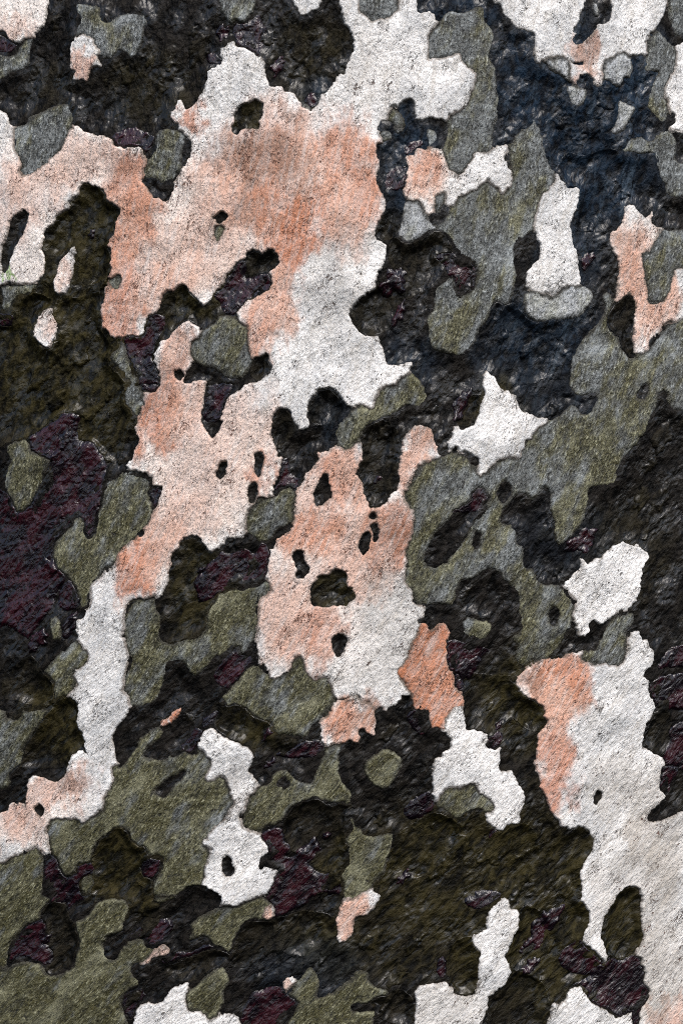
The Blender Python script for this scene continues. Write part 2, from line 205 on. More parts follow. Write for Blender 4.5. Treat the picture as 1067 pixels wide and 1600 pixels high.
P|63 580,170 600,138 622,140 622,180 600,207 582,195
W|50 885,455 920,430 990,380 1003,400 980,430 940,470 900,488
G|40 840,0 820,60 770,110 710,180 660,205 645,270 600,310 570,330 530,360 510,400 500,450 490,510 470,540 445,530 430,480 415,420 380,375 340,340 300,300 285,250 290,180 330,120 380,80 400,40 430,28 455,40 470,130 500,130 525,60 530,0 30 550,690 565,600 580,540 620,510 680,480 740,490 800,500 840,530 835,570 820,600 825,650 840,711
M|30 820,600 850,575 885,570 880,620 855,690 835,660
G|30 20,360 60,320 130,305 155,330 170,370 220,400 270,420 260,460 235,520 220,570 180,640 150,680 105,711 75,711 60,660 30,610 10,560 15,500 40,430
G|20 0,290 5,240 0,165 90,155 190,155 200,170 160,210 90,230 65,260 50,300 20,305
W|20 300,100 320,40 345,0 10 365,690 385,660 405,655 415,690 20 405,30 395,100 375,170 350,205 315,210 290,180 285,140
W|20 250,290 280,287 290,330 315,380 310,430 290,490 260,510 230,495 185,455 175,415 195,370 210,325
G|40 270,600 310,580 340,620 345,680 330,711 290,700
G|50 240,170 280,120 330,70 370,40 400,10 440,0 460,40 495,75 490,120 465,145 430,170 410,205 425,230 405,285 380,310 340,315 300,330 295,280 300,240 270,200
G|50 -10,380 20,390 40,430 70,445 110,430 125,390 170,395 260,390 250,420 200,500 160,560 130,610 110,690 60 60,30 30,110 -10,130
G|40 680,620 690,540 710,500 740,485 800,485 850,470 870,520 895,600 880,700 50 905,10 51 20,10 40,20 90,15 130,0 41 200,690 240,640 260,560 310,480 340,430 400,410 440,415 470,425 530,410 580,385 610,390 615,430 590,470 555,490 545,600 530,711 51 500,30 480,75 450,80 435,45 400,50 350,90 290,110 240,170 190,205 160,190 130,140 90,125 40,150 25,210 10,270 0,285 50 870,330 800,370 740,385 715,370 700,320 680,290 680,230 695,170 720,110 710,80 700,50
M|41 175,400 230,320 300,260 340,220 400,230 460,200 520,230 560,170 600,200 605,270 590,350 570,390 460,420 410,405 370,430 310,460 260,500 210,505 200,460
G|51 340,330 335,315 390,270 430,220 480,160 510,135 550,135 600,190 635,215 690,190 720,165 740,115 775,90 800,110 815,170 850,215 920,200 950,250 970,320 940,390 880,460 840,500 810,545 760,540 700,530 640,525 615,500 620,460 570,450 530,430 490,400 450,370 410,360 370,370
G|50 660,711 690,680 750,600 770,550 830,510 880,480 895,520 870,560 810,610 800,650 900,660 950,630 1010,630 51 60,650 110,625 180,640 215,610 260,650 285,690 61 275,60 330,45 360,60 385,130 410,180 380,250 320,315 265,390 240,420 280,460 260,530 245,570 235,650 170,660 120,690 90,711 60 1000,690 970,711 850,711 850,650 880,590 905,510 870,490 820,490 800,450 750,425 720,390 700,345 660,330 620,350 560,400 520,450 505,500 480,535 430,540 420,570 390,600 360,605 330,570 310,520 280,480 265,400 262,330 280,295 320,280 420,282 460,305 520,265 575,220 575,170 600,130 625,80 620,0 50 650,690
P|60 860,130 900,90 950,50 1010,20 1020,40 980,80 930,130 900,160
P|60 190,225 215,205 240,225 235,255 215,275 195,255
G|60 -20,560 20,525 60,495 130,470 200,448 225,470 240,520 235,600 240,680 245,711 70 275,20 235,80 220,130 150,165 110,200 60,270 45,340 20,400 -20,420
G|60 440,640 460,610 500,600 520,640 500,690 480,711 450,700
G|70 -20,430 30,400 100,370 180,370 240,400 260,440 320,440 400,390 420,320 430,240 410,150 480,110 520,50 580,20 650,15 700,30 715,80 690,130 680,190 600,235 570,280 590,340 640,350 660,300 720,250 790,240 820,280 870,290 860,320 800,370 740,390 735,430 780,470 770,500 710,530 680,590 690,650 700,730 -20,730
G|70 860,30 870,10 960,0 970,15 900,40
W|70 780,390 830,340 870,290 920,275 940,300 900,325 860,340 820,380
G|61 470,230 490,170 530,120 600,80 640,20 700,10 760,60 840,80 870,20 880,0 51 900,650 930,590 960,580 1000,580 1000,640 61 1000,30 1030,80 1060,130 62 180,170 150,205 120,190 80,205 50,210 20,185 61 1030,205 990,190 950,210 910,190 860,170 800,185 740,215 700,260 660,310 600,325 550,355 490,345 455,310
P|61 660,70 690,55 720,80 710,100 680,95
W|51 200,590 220,550 250,500 290,490 330,530 400,560 470,590 510,620 520,650 500,711 61 495,0 500,20 530,60 547,90 530,120 500,150 480,190 470,230 445,260 450,290 455,330 490,350 545,365 570,400 605,440 590,485 565,500 550,530 560,555 590,540 620,555 655,575 640,610 625,650 600,700 71 560,0 520,10 460,35 420,58 370,45 335,50 340,20 61 330,711 280,680 235,650 250,600 245,570 260,530 280,490 285,450 240,420 265,390 290,350 320,315 360,290 380,250 410,210 410,170 390,130 380,90 360,50 330,40 285,70 260,60 270,30 285,0 51 280,670 240,620
P|61 345,520 370,492 395,510 410,570 395,600 365,600 348,570
G|71 165,160 220,110 280,80 330,60 420,60 470,35 560,0 595,15 620,60 630,100 600,130 560,135 490,140 440,200 410,250 400,300 380,315 340,285 300,280 260,240 230,230 160,250 170,200
W|71 570,110 600,60 630,70 635,110 600,130
W|71 0,290 20,280 50,300 40,325 5,335
W|70 725,730 750,660 800,600 890,590 960,515 1000,492 71 100,492 160,488 155,540 145,600 165,645 220,645 280,690 350,658 420,660 450,711 455,740
G|71 150,600 150,540 190,510 240,450 300,410 350,395 375,430 390,480 360,530 355,600 330,650 280,690 220,645 165,640
G|71 700,560 720,530 770,460 830,400 870,440 890,500 880,570 950,540 1067,460 72 190,430 240,415 270,430 280,480 330,510 370,520 380,550 310,570 270,600 190,610 180,640 300,640 300,711 320,740 71 690,740 740,660 760,600
W|71 680,500 700,465 740,455 750,480 720,510 695,540
G|62 140,400 160,340 160,290 180,265 210,300 240,350 280,375 340,370 415,370 400,460 375,520 370,580 310,640 280,680 230,705 72 190,20 140,20 62 125,650 110,600 150,520 150,450
W|72 90,130 110,70 135,20 190,25 62 230,705 280,680 320,700 72 335,10 310,70 270,110 200,130 185,200 155,245 110,265 88,240 95,180
G|62 240,0 250,40 280,80 320,110 370,115 410,80 440,30 460,0 52 455,660 420,620 370,600 310,630 260,670
W|72 510,740 525,660 530,580 525,540 550,505 600,490 640,490 690,480 730,510 760,550 820,560 860,540 880,470 880,400 890,320 850,270 855,220 920,190 930,110 980,50 1030,15 73 110,30 110,70 160,90 155,180 120,270 85,340 110,400 105,450 70,510 0,560 72 940,590 940,640 900,711 890,740
W|73 300,740 330,650 340,600 390,600 420,570 440,525 490,510 530,545 560,590 640,640 710,680 780,650 790,680 795,740
"""
# stains soaked into the pale plates: x, y, rx, ry (photo px), tilt (deg), colour, strength
O = (0.47, 0.175, 0.085); P = (0.585, 0.335, 0.24); B = (0.17, 0.085, 0.052); MOSS = (0.22, 0.36, 0.10); DIRT = (0.36, 0.32, 0.27); CREAM = (0.80, 0.69, 0.61)
STAINS = [
 (330,720,130,130,0,CREAM,.8),(480,940,100,130,0,CREAM,.7),(120,240,150,80,0,CREAM,.7),(300,360,140,130,0,CREAM,.8),(520,790,110,80,0,CREAM,.7),(40,1270,110,70,0,CREAM,.7),(60,420,60,120,0,CREAM,.6),
 (1000,430,70,110,0,CREAM,.7),(660,270,60,60,0,CREAM,.7),(260,850,90,80,0,CREAM,.7),(30,30,70,50,0,CREAM,.6),
 (430,280,110,130,10,P,.95),(350,300,70,70,0,P,.6),(440,230,26,60,8,B,.55),(395,240,24,70,10,B,.5),(470,270,22,60,5,B,.4),(360,235,40,26,0,B,.4),(400,320,34,60,15,B,.4),(430,330,40,60,0,O,.5),
 (545,290,62,115,0,P,.95),(545,240,46,60,0,O,.45),(575,310,22,60,0,O,.4),(470,365,34,70,20,O,.85),(440,430,34,60,20,O,.6),
 (205,285,50,60,-20,O,.8),(190,260,40,36,0,B,.25),(205,350,48,80,15,P,.9),(225,330,24,60,0,O,.45),(180,390,26,60,0,O,.55),(185,485,42,60,0,O,.85),(245,455,55,50,0,P,.7),(280,400,50,80,15,P,.55),
 (415,490,46,85,25,P,.9),(400,520,24,40,0,O,.35),(298,185,26,34,0,O,.8),(330,420,60,60,0,P,.45),(120,250,80,46,-20,P,.5),(60,290,60,60,0,P,.4),
 (20,310,40,70,0,P,.5),(275,540,34,50,0,P,.85),(270,580,28,22,0,B,.5),(285,520,20,20,0,B,.3),(248,650,48,72,20,O,.9),(240,610,30,30,0,B,.3),(290,640,40,70,10,P,.65),
 (375,680,70,80,0,P,.45),(412,745,18,38,0,O,.7),(310,760,80,70,0,P,.4),(212,885,46,62,20,O,.9),(255,850,40,60,0,P,.7),(290,810,60,50,0,P,.4),
 (95,1230,64,36,-15,P,.75),(120,1225,40,16,-15,B,.45),(30,1285,50,48,0,P,.6),(20,1270,24,30,0,O,.3),
 (540,740,50,60,0,P,.9),(505,760,44,50,0,O,.45),(480,835,76,46,0,P,.9),(480,830,60,30,0,O,.5),(605,835,46,66,0,O,.9),(600,845,36,44,0,B,.5),(625,815,22,40,0,B,.35),(560,895,66,50,0,P,.75),
 (450,960,62,90,0,P,.7),(505,985,30,80,10,O,.6),(470,1000,30,50,0,O,.25),(655,690,32,40,0,P,.9),(660,678,26,18,0,B,.45),(635,740,24,42,0,P,.9),
 (545,1130,56,46,0,P,.98),(575,1115,22,32,0,B,.5),(530,1140,34,34,0,O,.5),
 (865,1075,66,66,0,P,.95),(880,1060,54,44,25,O,.75),(838,1062,30,24,0,B,.55),(866,1190,36,105,0,O,.85),(860,1110,34,50,30,P,.9),
 (663,270,44,50,0,P,.85),(660,260,28,30,0,O,.4),(990,405,44,70,0,P,.85),(985,370,26,24,0,B,.3),(985,430,20,40,0,O,.3),(1015,480,54,64,0,P,.85),(1045,460,40,44,0,P,.8),
 (915,90,30,44,0,P,.8),(918,85,24,32,0,B,.55),(130,105,26,28,0,P,.8),(20,45,44,28,0,P,.5),(267,1122,34,24,-30,O,1),
 (550,1430,36,46,20,P,.95),(420,1428,20,18,0,P,.9),(1040,1590,44,36,0,P,.8),(1030,1590,28,24,0,B,.5),(250,1490,44,30,-20,P,.8),
 (95,430,20,40,15,P,.5),(70,515,24,30,0,P,.5),(452,1545,24,18,0,P,.7),(560,820,46,56,0,P,.5),(14,428,14,7,0,MOSS,.9),
 (1000,1400,90,110,0,DIRT,.45),(1040,1300,50,120,0,DIRT,.55),(960,1230,60,60,0,DIRT,.4),(1020,1520,70,80,0,DIRT,.6),(990,1310,14,50,10,DIRT,.7),(610,960,60,80,0,DIRT,.4),(700,560,60,60,0,DIRT,.3),
 (580,120,60,50,0,DIRT,.25),(520,450,50,90,15,DIRT,.25),(700,1570,70,60,0,DIRT,.35),(590,1050,60,40,0,DIRT,.3),(370,1230,30,50,0,DIRT,.25)]
ORANGE = [(680,1050,200,200,0,O,1),(700,1070,60,60,0,P,.3),(655,1000,30,30,0,B,.35),(650,1050,16,50,0,B,.25)]   # the one plate that is orange all over
# algae on the dark bark (olive) and sky reflection painted blue into its wet stretches: x, y, rx, ry, strength
OLIVE = [(100,540,150,190,1),(120,340,60,90,1),(760,1390,230,160,.9),(900,1480,100,150,.9),(830,1090,80,90,.9),(300,930,60,90,.9),(90,1130,80,70,.8),
 (180,1370,80,70,.9),(400,1130,60,45,.8),(580,1480,140,70,.6),(490,100,70,90,.5),(230,130,90,60,.45),(560,1350,60,50,.7),(60,130,60,50,.3),(980,1450,50,80,1),
 (775,640,50,50,.9),(930,1200,60,40,.6),(520,930,50,40,.9),(1000,860,80,90,.35),(330,460,70,40,.9),(390,180,40,40,.8)]
SKY_SHEEN = [(870,130,120,130,1),(940,240,120,110,.9),(1000,110,80,110,1),(850,530,110,80,.75),(640,250,50,100,.8),(900,360,70,110,.55),(640,560,50,50,.5),
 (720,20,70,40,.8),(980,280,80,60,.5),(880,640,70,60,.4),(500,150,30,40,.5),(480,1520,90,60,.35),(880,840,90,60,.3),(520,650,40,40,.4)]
PLATE_LABELS = [(675, 1065, 'plate stained bright orange all over'), (775, 665, 'white star-shaped plate'), (950, 915, 'clean white plate with ragged edge'),
 (545, 1130, 'small pinkish brown plate with notched foot'), (865, 375, 'tall white plate over a grey one')]

# ------------------------------------------------------------------ small maths
def _hash(ix, iy, seed):
    h = (ix.astype(np.int64) * 374761393 + iy.astype(np.int64) * 668265263 + seed * 974634541) & 0xFFFFFFFF
    h = ((h ^ (h >> 13)) * 1274126177) & 0xFFFFFFFF
    h = h ^ (h >> 16)
    return h
_A = np.linspace(0, 2 * np.pi, 256, endpoint=False).astype(np.float32)
_CA, _SA = np.cos(_A), np.sin(_A)
def perlin(x, y, seed=0):
    x = np.asarray(x, np.float32); y = np.asarray(y, np.float32)
    x0 = np.floor(x); y0 = np.floor(y)
    fx = x - x0; fy = y - y0
    ix = x0.astype(np.int64); iy = y0.astype(np.int64)
    def g(dx, dy):
        h = _hash(ix + dx, iy + dy, seed) & 255
        return _CA[h] * (fx - dx) + _SA[h] * (fy - dy)
    u = fx * fx * fx * (fx * (fx * 6 - 15) + 10); v = fy * fy * fy * (fy * (fy * 6 - 15) + 10)
    a = g(0, 0); b = g(1, 0); c = g(0, 1); d = g(1, 1)
    return ((a + (b - a) * u) * (1 - v) + (c + (d - c) * u) * v) * 1.5      # about -1..1
def sstep(a, b, x):
    t = np.clip((x - a) / (b - a), 0, 1); return t * t * (3 - 2 * t)

def pix_to_bark(px, py):
    """photo pixel -> unrolled bark coordinates (in px units), where the view ray meets the trunk's cylinder"""
    rr = R + 5 * K
    dx = (px - PW / 2) * K / D; dz = -(py - PH / 2) * K / D
    a = dx * dx + 1; cy = -(R + D)
    b = 2 * cy; c = cy * cy - rr * rr
    t = (-b - np.sqrt(np.maximum(b * b - 4 * a * c, 0))) / (2 * a)
    th = np.arctan2(t * dx, -(cy + t))
    return th * R / K + PW / 2, PH / 2 - t * dz / K

def fib(x, y):
    """coordinates along and across the grain, which leans more towards the foot of the picture"""
    yy = np.clip(y, -600, 2300) / 1600.0
    yp = np.maximum(yy, 0)
    u = x + 0.18 * y + 0.60 * 1600 / 2.4 * yp ** 2.4
    return u, y

def undul(x, y):
    return 9 * perlin(x / 420, y / 520, 11) + 5 * perlin(x / 170, y / 230, 12)

def floor_noise(x, y):
    u, v = fib(x, y)
    wx = 6 * perlin(x / 40, y / 40, 21); wy = 6 * perlin(x / 40, y / 40, 22)
    n = 2.4 * perlin((u + wx) / 46, (v + wy) / 62, 23)
    # flaky terraces
    q = (perlin((u + wx) / 60, (v + wy) / 85, 24) + .45 * perlin((u + wx) / 22, (v + wy) / 30, 25)) * 3.2
    f = q - np.floor(q)
    n = n + 1.5 * (np.floor(q) + sstep(.0, .30, f)) * .9
    n = n + 1.7 * (1 - 2 * np.abs(perlin((u + wx) / 24, (v + wy) / 34, 26)))
    n = n + 1.6 * perlin((u + .5 * wx) / 8, (v + .5 * wy) / 13, 27)
    n = n + 1.1 * perlin(u / 4.2, v / 6.5, 28)
    return n * .58

def plate_noise(cls, x, y):
    u, v = fib(x, y)
    if cls == 'W':
        n = 1.3 * perlin(u / 40, v / 60, 31) + .75 * perlin(u / 13, v / 20, 32) + .6 * perlin(u / 5.5, v / 9, 33)
        n = n + .30 * perlin(u / 3.1, v / 4.6, 34)
        return n
    if cls in 'Gg':
        return 1.5 * perlin(u / 36, v / 70, 41) + .6 * perlin(u / 10, v / 24, 42) + .50 * perlin(u / 4.0, v / 10, 43) + .22 * perlin(u / 3, v / 6, 44)
    if cls == 'M':
        wx = 5 * perlin(x / 25, y / 25, 54)
        r = 1 - np.abs(perlin((u + wx) / 13, (v - wx) / 17, 51)) * 2
        r2 = 1 - np.abs(perlin((u + wx) / 6, (v + wx) / 8.5, 52)) * 2
        return 1.6 * perlin(u / 34, v / 44, 53) + .9 * r + .45 * r2
    return .55 * floor_noise(x + 300, y + 170)

HEIGHT = {'W': 4.2, 'G': 2.7, 'g': 3.6, 'D': 0, 'M': 1.8, 'F': 3.2, 'P': 0, 'K': 0}
EDGE = {'W': 2.6, 'G': 7.5, 'g': 8.5, 'D': 14.0, 'M': 6.0, 'F': 5.0, 'P': 5, 'K': 10}
G0 = 1.5                                                     # grid spacing in photo px

# ------------------------------------------------------------------ outlines
def resample(pts, step=1.6):
    n = len(pts); out = []
    for i in range(n):
        p0, p1, p2, p3 = pts[i - 1], pts[i], pts[(i + 1) % n], pts[(i + 2) % n]
        d = math.hypot(*(p2 - p1)); m = max(1, int(d / step))
        for k in range(m):
            t = k / m
            h = .8 * .5                                      # slightly tight Catmull-Rom
            m1 = (p2 - p0) * h; m2 = (p3 - p1) * h
            t2, t3 = t * t, t * t * t
            out.append((2 * t3 - 3 * t2 + 1) * p1 + (t3 - 2 * t2 + t) * m1 + (-2 * t3 + 3 * t2) * p2 + (t3 - t2) * m2)
    return np.array(out)

def rough(p, cls):
    a = {'W': 2.1, 'P': 1.8}.get(cls, 1.6)
    x, y = p[:, 0], p[:, 1]
    dx = a * perlin(x / 8, y / 8, 61) + .8 * a * perlin(x / 3.6, y / 3.6, 62) + 1.3 * perlin(x / 22, y / 22, 65)
    dy = a * perlin(x / 8, y / 8, 63) + .8 * a * perlin(x / 3.6, y / 3.6, 64) + 1.3 * perlin(x / 22, y / 22, 66)
    return np.stack([x + dx, y + dy], 1)

class Plate: pass
def make_sdf(cls, poly):
    """signed distance (px, inside positive, capped) on the common grid, cut to the outline's box"""
    pad = 30.0
    i0 = int(math.floor((poly[:, 0].min() - pad) / G0)); i1 = int(math.ceil((poly[:, 0].max() + pad) / G0))
    j0 = int(math.floor((poly[:, 1].min() - pad) / G0)); j1 = int(math.ceil((poly[:, 1].max() + pad) / G0))
    nx, ny = i1 - i0 + 1, j1 - j0 + 1
    gx = poly[:, 0] / G0 - i0; gy = poly[:, 1] / G0 - j0
    cap = 28.0 / G0
    d2 = np.full((ny, nx), cap * cap, np.float32)
    tog = np.zeros((ny, nx + 1), np.int32)
    n = len(gx); w = int(cap) + 1
    for k in range(n):
        ax, ay = gx[k - 1], gy[k - 1]; bx, by = gx[k], gy[k]
        xa = max(0, int(min(ax, bx)) - w); xb = min(nx, int(max(ax, bx)) + w + 2)
        ya = max(0, int(min(ay, by)) - w); yb = min(ny, int(max(ay, by)) + w + 2)
        X = np.arange(xa, xb, dtype=np.float32)[None, :]; Y = np.arange(ya, yb, dtype=np.float32)[:, None]
        ex, ey = bx - ax, by - ay; L = ex * ex + ey * ey + 1e-9
        t = np.clip(((X - ax) * ex + (Y - ay) * ey) / L, 0, 1)
        dd = (X - ax - t * ex) ** 2 + (Y - ay - t * ey) ** 2
        s = d2[ya:yb, xa:xb]; np.minimum(s, dd, out=s)
        lo, hi = (ay, by) if ay < by else (by, ay)
        for r in range(int(math.ceil(lo)), int(math.ceil(hi))):
            cx = ax + (r - ay) / (by - ay) * ex
            tog[r, min(nx, max(0, int(math.ceil(cx))))] += 1
    inside = (np.cumsum(tog, 1)[:, :nx] & 1).astype(bool)
    sd = np.sqrt(d2) * G0
    pl = Plate(); pl.cls = cls; pl.i0, pl.j0 = i0, j0
    pl.sd = np.where(inside, sd, -sd).astype(np.float32)
    return pl

plates = []
rng = random.Random(7)
# plates beyond the frame, so that the bark goes on round the trunk
fx0, fy0 = -14, -14; fx1, fy1 = PW + 14, PH + 14
tries = 0
while len(plates) < 170 and tries < 4000:
    tries += 1
    cx = rng.uniform(-640, PW + 640); cy = rng.uniform(-330, PH + 330)
    r = rng.choice([26, 34, 45, 60, 80, 105]) * rng.uniform(.8, 1.2)
    cls = rng.choice('WWGGGGgMMD')
    el = rng.uniform(1.0, 1.9); s0 = rng.uniform(0, 1000); lean = -0.35
    a = np.linspace(0, 2 * np.pi, 46, endpoint=False)
    rr_ = r * (1 + .42 * perlin(np.cos(a) * 1.3 + s0, np.sin(a) * 1.3, 71) + .22 * perlin(np.cos(a) * 3 + s0, np.sin(a) * 3, 72))
    yy = rr_ * np.sin(a) * el; xx = rr_ * np.cos(a) / el ** .4 + lean * yy
    pts = np.stack([cx + xx, cy + yy], 1)
    if np.any((pts[:, 0] > fx0) & (pts[:, 0] < fx1) & (pts[:, 1] > fy0) & (pts[:, 1] < fy1)): continue
    pl = make_sdf(cls, rough(resample(pts, 3.0), cls)); pl.out = True; plates.append(pl)
for line in SHAPES.strip().splitlines():
    cls, body = line.split('|')
    tx = ty = 0; pts = []
    for tok in body.split():
        if ',' not in tok:
            ty, tx = int(tok[0]) * 200, TX[int(tok[1])]
        else:
            a, b = tok.split(','); px, py = tx + float(a) * TS, ty + float(b) * TS
            away = 46 + 34 * float(perlin(np.array(px / 37 + 5.3), np.array(py / 37 + 2.1), 78))     # what the frame cuts goes on beyond it
            if px < 0: px -= away
            if px > PW: px += away
            if py < 0: py -= away
            if py > PH: py += away
            if not pts or math.hypot(px - pts[-1][0], py - pts[-1][1]) > .8: pts.append((px, py))
    pts = np.array(pts); X, Y = pix_to_bark(pts[:, 0], pts[:, 1])
    poly = rough(resample(np.stack([X, Y], 1)), cls)
    pl = make_sdf(cls, poly); pl.out = False; pl.centre = (pts[:, 0].mean(), pts[:, 1].mean()); plates.append(pl)

def overlap(a, b):
    x0 = max(a.i0, b.i0); x1 = min(a.i0 + a.sd.shape[1], b.i0 + b.sd.shape[1])
    y0 = max(a.j0, b.j0); y1 = min(a.j0 + a.sd.shape[0], b.j0 + b.sd.shape[0])
    if x1 <= x0 or y1 <= y0: return None
    return ((slice(y0 - a.j0, y1 - a.j0), slice(x0 - a.i0, x1 - a.i0)), (slice(y0 - b.j0, y1 - b.j0), slice(x0 - b.i0, x1 - b.i0)))
for i, a in enumerate(plates):                               # a later outline cuts the ones before it
    a.own = a.sd.copy()
for i, a in enumerate(plates):
    if a.cls in 'PK': continue
    for b in plates[i + 1:]:
        if b.cls == 'K': continue
        o = overlap(a, b)
        if o is None: continue
        s = a.sd[o[0]]; np.minimum(s, -b.own[o[1]], out=s)
for a in plates:                                             # how close another high plate lies, where two plates meet
    a.nb = np.full(a.sd.shape, -28.0, np.float32)
    if a.cls not in 'WGg' or a.out: continue
    for b in plates:
        if b is a or b.cls not in 'WGg': continue
        o = overlap(a, b)
        if o is None: continue
        s = a.nb[o[0]]; np.maximum(s, b.sd[o[1]], out=s)

# ------------------------------------------------------------------ the hollow ground between the plates
FI0, FI1 = int(-75 / G0), int((PW + 75) / G0); FJ0, FJ1 = int(-75 / G0), int((PH + 75) / G0)
fnx, fny = FI1 - FI0 + 1, FJ1 - FJ0 + 1
near = np.full((fny, fnx), 28.0, np.float32)                 # distance to the nearest high plate
deep = np.zeros((fny, fnx), np.float32); dish = np.full((fny, fnx), -28.0, np.float32)
F = Plate(); F.i0, F.j0 = FI0, FJ0; F.sd = near
for p in plates:
    o = overlap(F, p)
    if o is None: continue
    if p.cls in 'WGg':
        s = near[o[0]]; np.minimum(s, -p.sd[o[1]], out=s)
    elif p.cls == 'D':
        s = dish[o[0]]; np.maximum(s, p.sd[o[1]], out=s)
    elif p.cls in 'PK':
        s = deep[o[0]]; np.maximum(s, np.clip(p.own[o[1]] / EDGE[p.cls], 0, 1) * (1.6 if p.cls == 'P' else 3.0), out=s)

# thin flakes that still cling in the hollows
flakes = []
for k in range(900):
    if len(flakes) >= 95: break
    cx = rng.uniform(5, PW - 5); cy = rng.uniform(5, PH - 5); r = rng.choice([6, 8, 10, 13, 17, 22])
    gi, gj = int(cx / G0) - FI0, int(cy / G0) - FJ0
    if near[gj, gi] < r * .9: continue
    if any(math.hypot(cx - q[0], cy - q[1]) < r + q[2] + 4 for q in flakes): continue
    el = rng.uniform(.9, 1.8); s0 = rng.uniform(0, 1000); a = np.linspace(0, 2 * np.pi, 26, endpoint=False)
    rr_ = r * (1 + .45 * perlin(np.cos(a) * 1.4 + s0, np.sin(a) * 1.4, 73) + .25 * perlin(np.cos(a) * 3 + s0, np.sin(a) * 3, 74))
    yy = rr_ * np.sin(a) * el; xx = rr_ * np.cos(a) - (.2 + .5 * cy / PH) * yy
    pl = make_sdf('F', rough(resample(np.stack([cx + xx, cy + yy], 1)), 'F')); pl.out = False; pl.centre = (cx, cy); pl.mat = rng.choice('DDDM')
    pl.nb = np.full(pl.sd.shape, -28.0, np.float32)
    for b in plates:
        if b.cls in 'WGg':
            o = overlap(pl, b)
            if o is not None: s = pl.sd[o[0]]; np.minimum(s, -b.own[o[1]], out=s)
    flakes.append((cx, cy, r)); plates.append(pl)

# ------------------------------------------------------------------ meshes
def stain_at(x, y, blobs):
    col = np.zeros(x.shape + (4,), np.float32)
    wx = 20 * perlin(x / 30, y / 40, 81) + 8 * perlin(x / 9, y / 14, 82) + 4 * perlin(x / 4, y / 6, 80); wy = 26 * perlin(x / 22, y / 44, 83) + 14 * perlin(x / 7, y / 16, 84) + 7 * perlin(x / 3.5, y / 8, 79)
    for (cx, cy, rx, ry, tilt, c, st) in blobs:
        bx, by = pix_to_bark(np.array(float(cx)), np.array(float(cy)))
        if bx + 2.0 * max(rx, ry) + 30 < x.min() or bx - 2.0 * max(rx, ry) - 30 > x.max() or by + 2 * max(rx, ry) + 30 < y.min() or by - 2 * max(rx, ry) - 30 > y.max(): continue
        k = math.radians(tilt); ux = x + wx - bx; uy = y + wy - by
        a = (ux * math.cos(k) + uy * math.sin(k)) / rx; b = (-ux * math.sin(k) + uy * math.cos(k)) / ry
        al = st * (1 - sstep(.55, 1.25, np.sqrt(a * a + b * b)))
        for ch in range(3): col[..., ch] = col[..., ch] * (1 - al) + c[ch] * al
        col[..., 3] = col[..., 3] * (1 - al) + al
    al = np.maximum(col[..., 3:4], 1e-4); col[..., :3] /= al
    return col

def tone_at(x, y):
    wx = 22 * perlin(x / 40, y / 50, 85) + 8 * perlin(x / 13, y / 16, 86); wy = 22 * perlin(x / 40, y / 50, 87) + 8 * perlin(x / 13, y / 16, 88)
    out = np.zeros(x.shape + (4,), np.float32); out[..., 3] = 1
    for ch, L in ((1, OLIVE), (2, SKY_SHEEN)):
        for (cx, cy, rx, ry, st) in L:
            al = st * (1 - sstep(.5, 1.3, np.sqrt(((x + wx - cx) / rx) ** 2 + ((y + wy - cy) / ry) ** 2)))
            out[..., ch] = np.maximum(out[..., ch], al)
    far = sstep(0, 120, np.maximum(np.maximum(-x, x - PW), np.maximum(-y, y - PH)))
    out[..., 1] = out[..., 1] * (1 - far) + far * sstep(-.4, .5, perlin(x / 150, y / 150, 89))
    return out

def bark_point(X, Y, h):
    th = (X - PW / 2) * K / R; r = R + h * K
    return np.stack([r * np.sin(th), -r * np.cos(th), ZC - (Y - PH / 2) * K], -1)

def pieces(mask):
    """connected pieces of a cell mask (runs per row, joined by union-find)"""
    par = []
    def find(a):
        while par[a] != a: par[a] = par[par[a]]; a = par[a]
        return a
    prev = []; rows = []
    for r in range(mask.shape[0]):
        m = np.concatenate([[0], mask[r].astype(np.int8), [0]]); dd = np.diff(m)
        cur = []
        for a, b in zip(np.nonzero(dd == 1)[0], np.nonzero(dd == -1)[0]):
            k = len(par); par.append(k); cur.append((a, b, k))
            for (c, d, q) in prev:
                if c <= b and d >= a: par[find(k)] = find(q)
        rows.append(cur); prev = cur
    out = {}
    for r, cur in enumerate(rows):
        for a, b, k in cur: out.setdefault(find(k), []).append((r, a, b))
    res = []
    for runs in out.values():
        m = np.zeros(mask.shape, bool)
        for r, a, b in runs: m[r, a:b] = True
        res.append(m)
    return res

